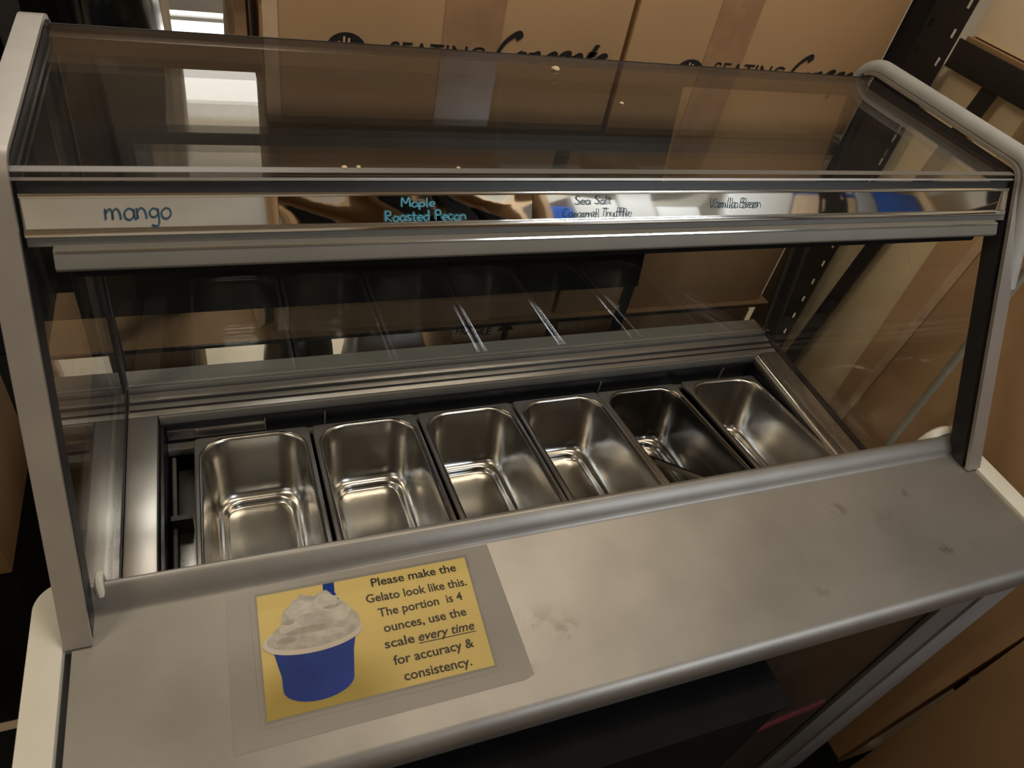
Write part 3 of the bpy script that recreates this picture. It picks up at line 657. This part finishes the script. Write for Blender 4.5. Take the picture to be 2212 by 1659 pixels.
MB().box(0.085, 1.283, 1.135, 1.675, 1.470, 1.486).build('shelf_board', 'card_dk', rk)
MB().box(-0.213, 1.283, 1.131, 1.1345, 1.456, 1.486).build('shelf_beam', 'shelfblack', rk)
for i, (a, b, lb) in enumerate(((0.10, 0.6, 'dark carton on the top shelf of the rear rack, left one'), (0.63, 1.26, 'dark carton on the top shelf of the rear rack, right one'))):
    carton('storage_carton', a, b, 1.16, 1.64, 1.487, 1.95, lb, 'card_dk')

def crumple(name, mt, c, r, seed, label, cat, amp=.22, sub=4, zmin=None):
    bm = bmesh.new(); bmesh.ops.create_icosphere(bm, subdivisions=sub, radius=1)
    from mathutils import noise
    for v in bm.verts:
        p = v.co.copy(); n1 = noise.noise(p*1.7+Vector((seed, 0, 0))); n2 = noise.noise(p*5+Vector((0, seed, 0)))
        ridge = abs(noise.noise(p*3.1+Vector((seed, seed, 0))))
        v.co = p*(1+amp*n1+amp*.35*n2-amp*.6*ridge)
    for v in bm.verts: v.co = Vector((v.co.x*r[0], v.co.y*r[1], v.co.z*r[2]))
    zb = -r[2]*.86
    for v in bm.verts:
        if v.co.z < zb: v.co.z = zb
    me = bpy.data.meshes.new(name); 
    for v in bm.verts: v.co.z -= zb
    bm.to_mesh(me); bm.free(); me.materials.append(M[mt]); me.shade_smooth()
    o = bpy.data.objects.new(name, me); C.objects.link(o); o.location = c; tag(o, label, cat); return o
crumple('plastic_sack', 'blackbag', (-0.128, 1.32, SH), (.078, .17, .42), 3, 'black crumpled plastic sack on the shelf left of the kraft cartons', 'bag', amp=.10)
# thin wrapping between sack and carton
t = thing('paper_sack', (0.052, 1.33, SH), 'crinkled kraft paper sack squeezed beside the left tall carton', 'bag')
mb = MB(); vs = []; fs = []; nz_ = 18
for j in range(nz_+1):
    zz = SH+.001+.665*j/nz_
    for i in range(10):
        a = 2*PI*i/10; rx = .021*(1+.10*math.sin(j*1.7+i)); ry = .17*(1+.05*math.sin(j*2.3+i*2))
        vs.append((.0545+rx*math.cos(a)*(.9), 1.34+ry*math.sin(a), zz))
for j in range(nz_):
    for i in range(10): fs.append((j*10+i, j*10+(i+1) % 10, (j+1)*10+(i+1) % 10, (j+1)*10+i))
fs += [tuple(range(10))[::-1], tuple(range(nz_*10, nz_*10+10))]
mb.add(vs, fs).build('paper', 'kraftbag', t, smooth=50)
MB().box(.046, .062, 1.166, 1.1665, 1.05, 1.24).build('torn_print', 'tape', t)

# board added outside the customer glass to darken the view through it
bd = thing('darkening_board', (0.42, 1.03, 0), 'black board added behind the front glass of the cabinet for the dark area there', 'board')
MB().obox((-0.19, 0.965, 0.805), (0.93, 0, 0), (0, 0.075, 0.385), (0, 0.008, -0.0015)).build('board_face', 'blackmatte', bd)
for x in (-0.185, 0.715):
    MB().obox((x, 0.965, 0), (.02, 0, 0), (0, 0, .8045), (0, .008, 0)).build('board_leg', 'shelfblack', bd)

# things under the rear rack shelf
cf = carton('fragile_carton', 0.462, 0.70, 1.19, 1.50, 0, 0.565, 'light carton printed FRAGILE with an arrow, on the floor under the rack', 'card_lt')
put_text('printed_text', 'FRAGILE', (0.470, 1.1885, 0.520), (1, 0, -.10), (.10, 0, 1), 0.085, 'ink', cf, height=.030, bold=.02)
put_text('printed_text', 'WITH CARE', (0.468, 1.1885, 0.478), (1, 0, -.10), (.10, 0, 1), 0.095, 'ink', cf, height=.026, bold=.02)
MB().add([(x, 1.1885, zz) for x, zz in ((.585, .480), (.600, .480), (.600, .520), (.612, .520), (.5925, .556), (.572, .520), (.585, .520))], [tuple(range(7))]).build('printed_arrow', 'ink', cf)
crumple('plastic_bag', 'whitebag', (0.350, 1.34, 0.0), (.105, .16, .30), 8, 'white plastic carrier bag sagging beside the fragile carton', 'bag', amp=.12)
crumple('waste_sack', 'blackbag', (0.145, 1.36, 0.0), (.085, .16, .30), 5, 'dark round sack on the floor between white bag and bright gap', 'bag', amp=.10)
carton('floor_carton', 0.715, 1.27, 1.17, 1.62, 0, 0.545, 'brown carton on the floor under the right tall carton', 'card')
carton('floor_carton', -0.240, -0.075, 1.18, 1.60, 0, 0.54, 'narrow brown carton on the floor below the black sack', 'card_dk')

# bright area beyond
def sframe(name, parent, mb, mt): return mb.build(name, mt, parent)
dd = MB().box(-0.16, 0.56, 2.66, 2.6995, 0.0, 0.06).build('glow_door', 'white'); dd['kind'] = 'structure'  # glowing door added behind the bright gap
sframe('door_frame', dd, MB().box(-0.16, -0.115, 2.66, 2.6995, 0.0605, 2.10), 'white')
sframe('door_frame', dd, MB().box(0.515, 0.56, 2.66, 2.6995, 0.0605, 2.10), 'white')
sframe('door_frame', dd, MB().box(-0.16, 0.56, 2.66, 2.6995, 2.1005, 2.15), 'white')
sframe('glow_pane', dd, MB().box(-0.1145, 0.5145, 2.680, 2.686, 0.061, 2.10), 'paneglow')
sframe('push_rail', dd, MB().box(-0.1145, 0.5145, 2.655, 2.675, 0.685, 0.735), 'trimmd')
sframe('push_rail', dd, MB().box(-0.1145, 0.5145, 2.655, 2.675, 0.655, 0.668), 'grey')
sframe('upper_rail', dd, MB().box(-0.1145, 0.5145, 2.655, 2.675, 1.05, 1.075), 'grey')
lk = thing('dark_corner_filler', (-0.7, 2.0, 0), 'tall black locker shape added to darken the upper left corner', 'locker')  # black volume added to keep the upper left corner dark
MB().box(-1.25, -0.175, 1.78, 2.25, 0.0, 2.15).build('filler_body', 'blackmatte', lk, bevel=.006)
MB().box(-1.24, -0.72, 1.768, 1.7795, 0.05, 2.12).build('filler_door', 'blackmatte', lk, bevel=.003)
MB().box(-0.71, -0.185, 1.768, 1.7795, 0.05, 2.12).build('filler_door', 'blackmatte', lk, bevel=.003)
cl = thing('white_cloth', (-0.06, 1.70, 0), 'pale cloth hanging on the rear uprights beside the bright gap', 'cloth')
mb = MB(); vs = []; fs = []
for j in range(21):
    for i in range(13):
        vs.append((-.135+.085*i/12+.006*math.sin(j*.5), 1.70+.012*math.sin(i*1.4+j*.15), .20+1.7*j/20))
for j in range(20):
    for i in range(12): a = j*13+i; fs.append((a, a+1, a+14, a+13))
mb.add(vs, fs).build('folded_cloth', 'whitebag', cl, smooth=180)

# ------------------------------------------------------------------ right side: slotted rack and boards
rr = thing('side_shelving_rack', (1.5, 0.6, 0), 'black slotted steel rack standing to the right of the cabinet', 'shelving')
def post_with_slots(x, y0, y1, z1, pitch=0.051):
    # face in the plane x=const with punched slots along its edge: built as cells around real holes
    mb = MB(); t = .003; zz = 0.0; ya = y0; yb = y1; h0 = yb-.014; h1 = yb-.0075; g0 = ya+.0085; g1 = ya+.015
    g0, g1, h0, h1 = ya+.009, ya+.017, yb-.017, yb-.009
    n = int(z1/pitch)
    for k in range(n):
        za = k*pitch; zb = za+.016; zc = (k+1)*pitch
        mb.box(x, x+t, ya, g0, za, zc); mb.box(x, x+t, h1, yb, za, zc); mb.box(x, x+t, g1, h0, za, zc)
        mb.box(x, x+t, g0, g1, zb, zc); mb.box(x, x+t, h0, h1, zb, zc)
    return mb
post_with_slots(1.285, 1.035, 1.118, 2.3).build('slotted_upright', 'shelfblack', rr)
MB().box(1.2885, 1.318, 1.115, 1.118, 0, 2.3).build('upright_flange', 'shelfblack', rr)
post_with_slots(1.285, -0.05, 0.03, 2.3).build('slotted_upright', 'shelfblack', rr)
MB().box(1.286, 1.291, 0.035, 1.03, 1.232, 1.282).build('tie_beam', 'shelfblack', rr, bevel=.001)
MB().obox((1.292, 0.905, 1.231), (.006, 0, 0), (0, .034, 0), (0, .094, -.83)).build('brace', 'shelfblack', rr)
MB().box(1.286, 1.291, 0.035, 1.03, 0.30, 0.34).build('tie_beam', 'shelfblack', rr, bevel=.001)
for y in (1.09, -0.05):
    MB().box(1.86, 1.90, y, y+.03, 0, 2.3).build('rear_upright', 'shelfblack', rr)
MB().box(1.30, 1.895, -0.045, 1.11, 0.322, 0.338).build('shelf_board', 'card_dk', rr)
for z_ in (0.9,1.7): pass
carton('pale_carton', 1.335, 1.80, 0.862, 1.088, 0.339, 1.222, 'carton with bright light put into its pale colour, behind the slotted upright', 'pale')
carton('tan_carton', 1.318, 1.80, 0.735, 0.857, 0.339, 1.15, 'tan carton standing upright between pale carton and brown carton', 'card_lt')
carton('cream_carton', 1.312, 1.80, 0.42, 1.03, 1.288, 1.78, 'large carton with lamp light put into its cream colour, above the tie beam, top right', 'cream')
MB().box(1.30, 1.88, -0.045, 1.028, 1.270, 1.2865).build('shelf_board', 'card_dk', rr)
# leaning boards close to the cabinet
carton('storage_carton', 1.32, 1.80, 0.04, 0.40, 0.339, 1.20, 'dark carton added on the lower shelf of the side rack to darken the gap', 'card_dk')  # dark box added so the gap between the right cartons reads dark
lb = thing('leaning_carton', (1.24, 0.5, 0), 'large flat brown carton leaning on the rack beside the right glass', 'box')
MB().obox((1.165, 0.240, 0.0005), (0, .525, 0), (.045, 0, 0), (.070, -.03, 1.10)).build('carton_body', 'card', lb, bevel=.003)
ln = Vector((-1, 0, .0636)).normalized()
MB().obox(Vector((1.165, .745, .004))+ln*.0035, (0, .018, 0), ln*.0006, Vector((.070, -.03, 1.10))*.99).build('pale_lit_edge', 'paletan', lb)  # highlight on the carton's corner edge built as a pale strip
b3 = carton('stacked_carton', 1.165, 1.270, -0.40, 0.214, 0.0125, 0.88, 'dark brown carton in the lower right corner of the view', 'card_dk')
cd = thing('grey_conduit', (1.055, 0.543, 0), 'pale grey conduit standing upright outside the right side glass', 'pipe')
MB().tube([(1.055, 0.543, 0.0005), (1.055, 0.543, 1.16)], .0062, 10).build('pipe', 'pipegrey', cd, smooth=60)
MB().tube([(1.055, 0.543, 0.0), (1.055, 0.543, 0.02)], .018, 12).build('pipe_foot', 'grey', cd, smooth=40)

# ------------------------------------------------------------------ left side
carton('side_carton', -0.80, -0.345, 0.75, 1.00, 0.5005, 0.80, 'brown carton on a black crate to the left of the cabinet', 'card_dk')
tag(MB().box(-0.79, -0.35, 0.76, 1.26, 0, 0.50).build('black_crate', 'blackmatte', bevel=.01), 'black crate added for the dark area under the brown carton left of the cabinet', 'crate')  # black box added for the dark area below the carton
carton('side_carton', -0.343, -0.262, 1.00, 1.445, 0, 0.50, 'narrow dark low carton right of and behind the one on the crate', 'card_dk')
dr = thing('dark_rack', (-0.9, 1.7, 0), 'dark metal rack in the shadow at the upper left', 'shelving')
for x in (-1.3, -0.40):
    MB().box(x, x+.04, 1.45, 1.49, 0, 2.2).build('upright', 'shelfblack', dr)
for z_ in (.30, 1.0, 1.7): MB().box(-1.259, -.401, 1.46, 1.74, z_, z_+.03).build('shelf_board', 'blackmatte', dr)
for k, z_ in enumerate((.3305, 1.0305)):
    tag(MB().box(-1.22, -.64, 1.50, 1.73, z_, z_+.55).build('black_crate', 'blackmatte', bevel=.01), ['black crate on the lower shelf of the dark rack', 'black crate on the middle shelf of the dark rack'][k], 'crate')
mt_ = MB().prism_z([(-1.2, -1.2), (1.35, -1.2), (1.35, 0.232), (1.162, 0.232), (1.162, 0.50), (1.012, 0.50), (1.012, 0.232), (-0.18, 0.232), (-0.18, 0.74), (-1.2, 0.74)], 0.0005, 0.012).build('darkening_mat', 'blackmatte')
tag(mt_, 'black mat added to darken the floor in front of the cabinet', 'mat')  # black sheet added to darken the lit floor
bn = thing('waste_bin', (0.22, 0.21, 0.0125), 'slim black waste bin standing below the front edge of the worktop', 'bin')
mb = MB(); mb.box(-0.10, 0.552, 0.185, 0.2385, 0.0125, 0.792); mb.build('bin_body', 'blackmatte', bn, bevel=.006)
MB().box(-0.104, 0.558, 0.182, 0.2445, 0.7925, 0.80).build('bin_rim', 'blackmatte', bn, bevel=.002)

# ------------------------------------------------------------------ behind the photographer (mirrored in the fascia)
kr = thing('kitchen_shelf', (0.9, -1.75, 0), 'tan kitchen shelving opposite the cabinet, mirrored in the fascia', 'shelving')
KZ = 1.62
for x in (0.18, 1.24, 3.45): MB().box(x, x+.03, -1.95, -1.45, 0, 2.1).build('shelf_side', 'card_lt', kr)
for z_ in (0.6, 1.1, 1.60, 2.07):
    MB().box(0.211, 1.239, -1.95, -1.45, z_, z_+.02).build('shelf_board', 'card_lt', kr)
    MB().box(1.271, 3.449, -1.95, -1.45, z_, z_+.02).build('shelf_board', 'white', kr)
MB().box(0.211, 1.239, -1.96, -1.951, 0.0, 2.1).build('shelf_back', 'card_lt', kr)
k = 0
for x in (0.225, 0.475, 0.725, 0.975):
    t = thing('black_bin', (x+.115, -1.6, KZ), ['black rounded bin mirrored first from the left in the fascia', 'black rounded bin mirrored second from the left in the fascia', 'black rounded bin mirrored third from the left in the fascia', 'black rounded bin mirrored last in the fascia'][k], 'bin', 'black bins on the kitchen shelf')
    for nm, rg in (('bin_body', [(.10, .10, .03, .0005), (.104, .103, .03, .10), (.108, .106, .03, .185), (.110, .108, .03, .19)]), ('bin_lid', [(.108, .106, .03, .1905), (.100, .10, .028, .215), (.05, .06, .02, .225)])):
        ring = ring_mesh(rg)
        for v in ring.v: v += Vector((x+.115, -1.6, KZ))
        ring.build(nm, 'blackmatte', t, smooth=40)
    k += 1
items = [('blue', 1.29, .10, .20, 'small blue'), ('white', 1.41, .22, .30, 'broad white'), ('white', 1.65, .17, .38, 'tall white'), ('white', 1.84, .22, .26, 'low white'), ('trim', 2.08, .12, .17, 'short grey'),
         ('white', 2.22, .34, .33, 'widest white'), ('paletan', 2.58, .38, .20, 'wide tan'), ('grey', 2.98, .12, .30, 'pale grey'), ('blue', 3.12, .31, .30, 'deep blue')]
for cname, x, wd, hh, ds in items:
    t = thing('kitchen_carton', (x+wd/2, -1.6, KZ), ds+' kitchen carton mirrored in the right part of the fascia', 'box')
    MB().box(x, x+wd, -1.75, -1.50, KZ+.0005, KZ+hh).build('carton_body', cname, t, bevel=.004)
    MB().box(x+.01, x+wd-.01, -1.4995, -1.499, KZ+.03, KZ+.06).build('carton_band', 'red' if ds == 'tall white' else 'white', t)
t = thing('kitchen_carton', (2.77, -1.6, KZ+.2005), 'blue kitchen carton on the wide tan one, mirrored in the right part of the fascia', 'box')
MB().box(2.58, 2.96, -1.75, -1.50, KZ+.2006, KZ+.40).build('carton_body', 'blue', t, bevel=.004)
MB().box(2.59, 2.95, -1.4995, -1.499, KZ+.23, KZ+.24).build('carton_band', 'white', t)
struct('mirrored_white_board', MB().box(-1.3, 0.17, -2.199, -2.15, 1.0, 2.5), 'white')  # unseen white board added to whiten the left fascia reflection
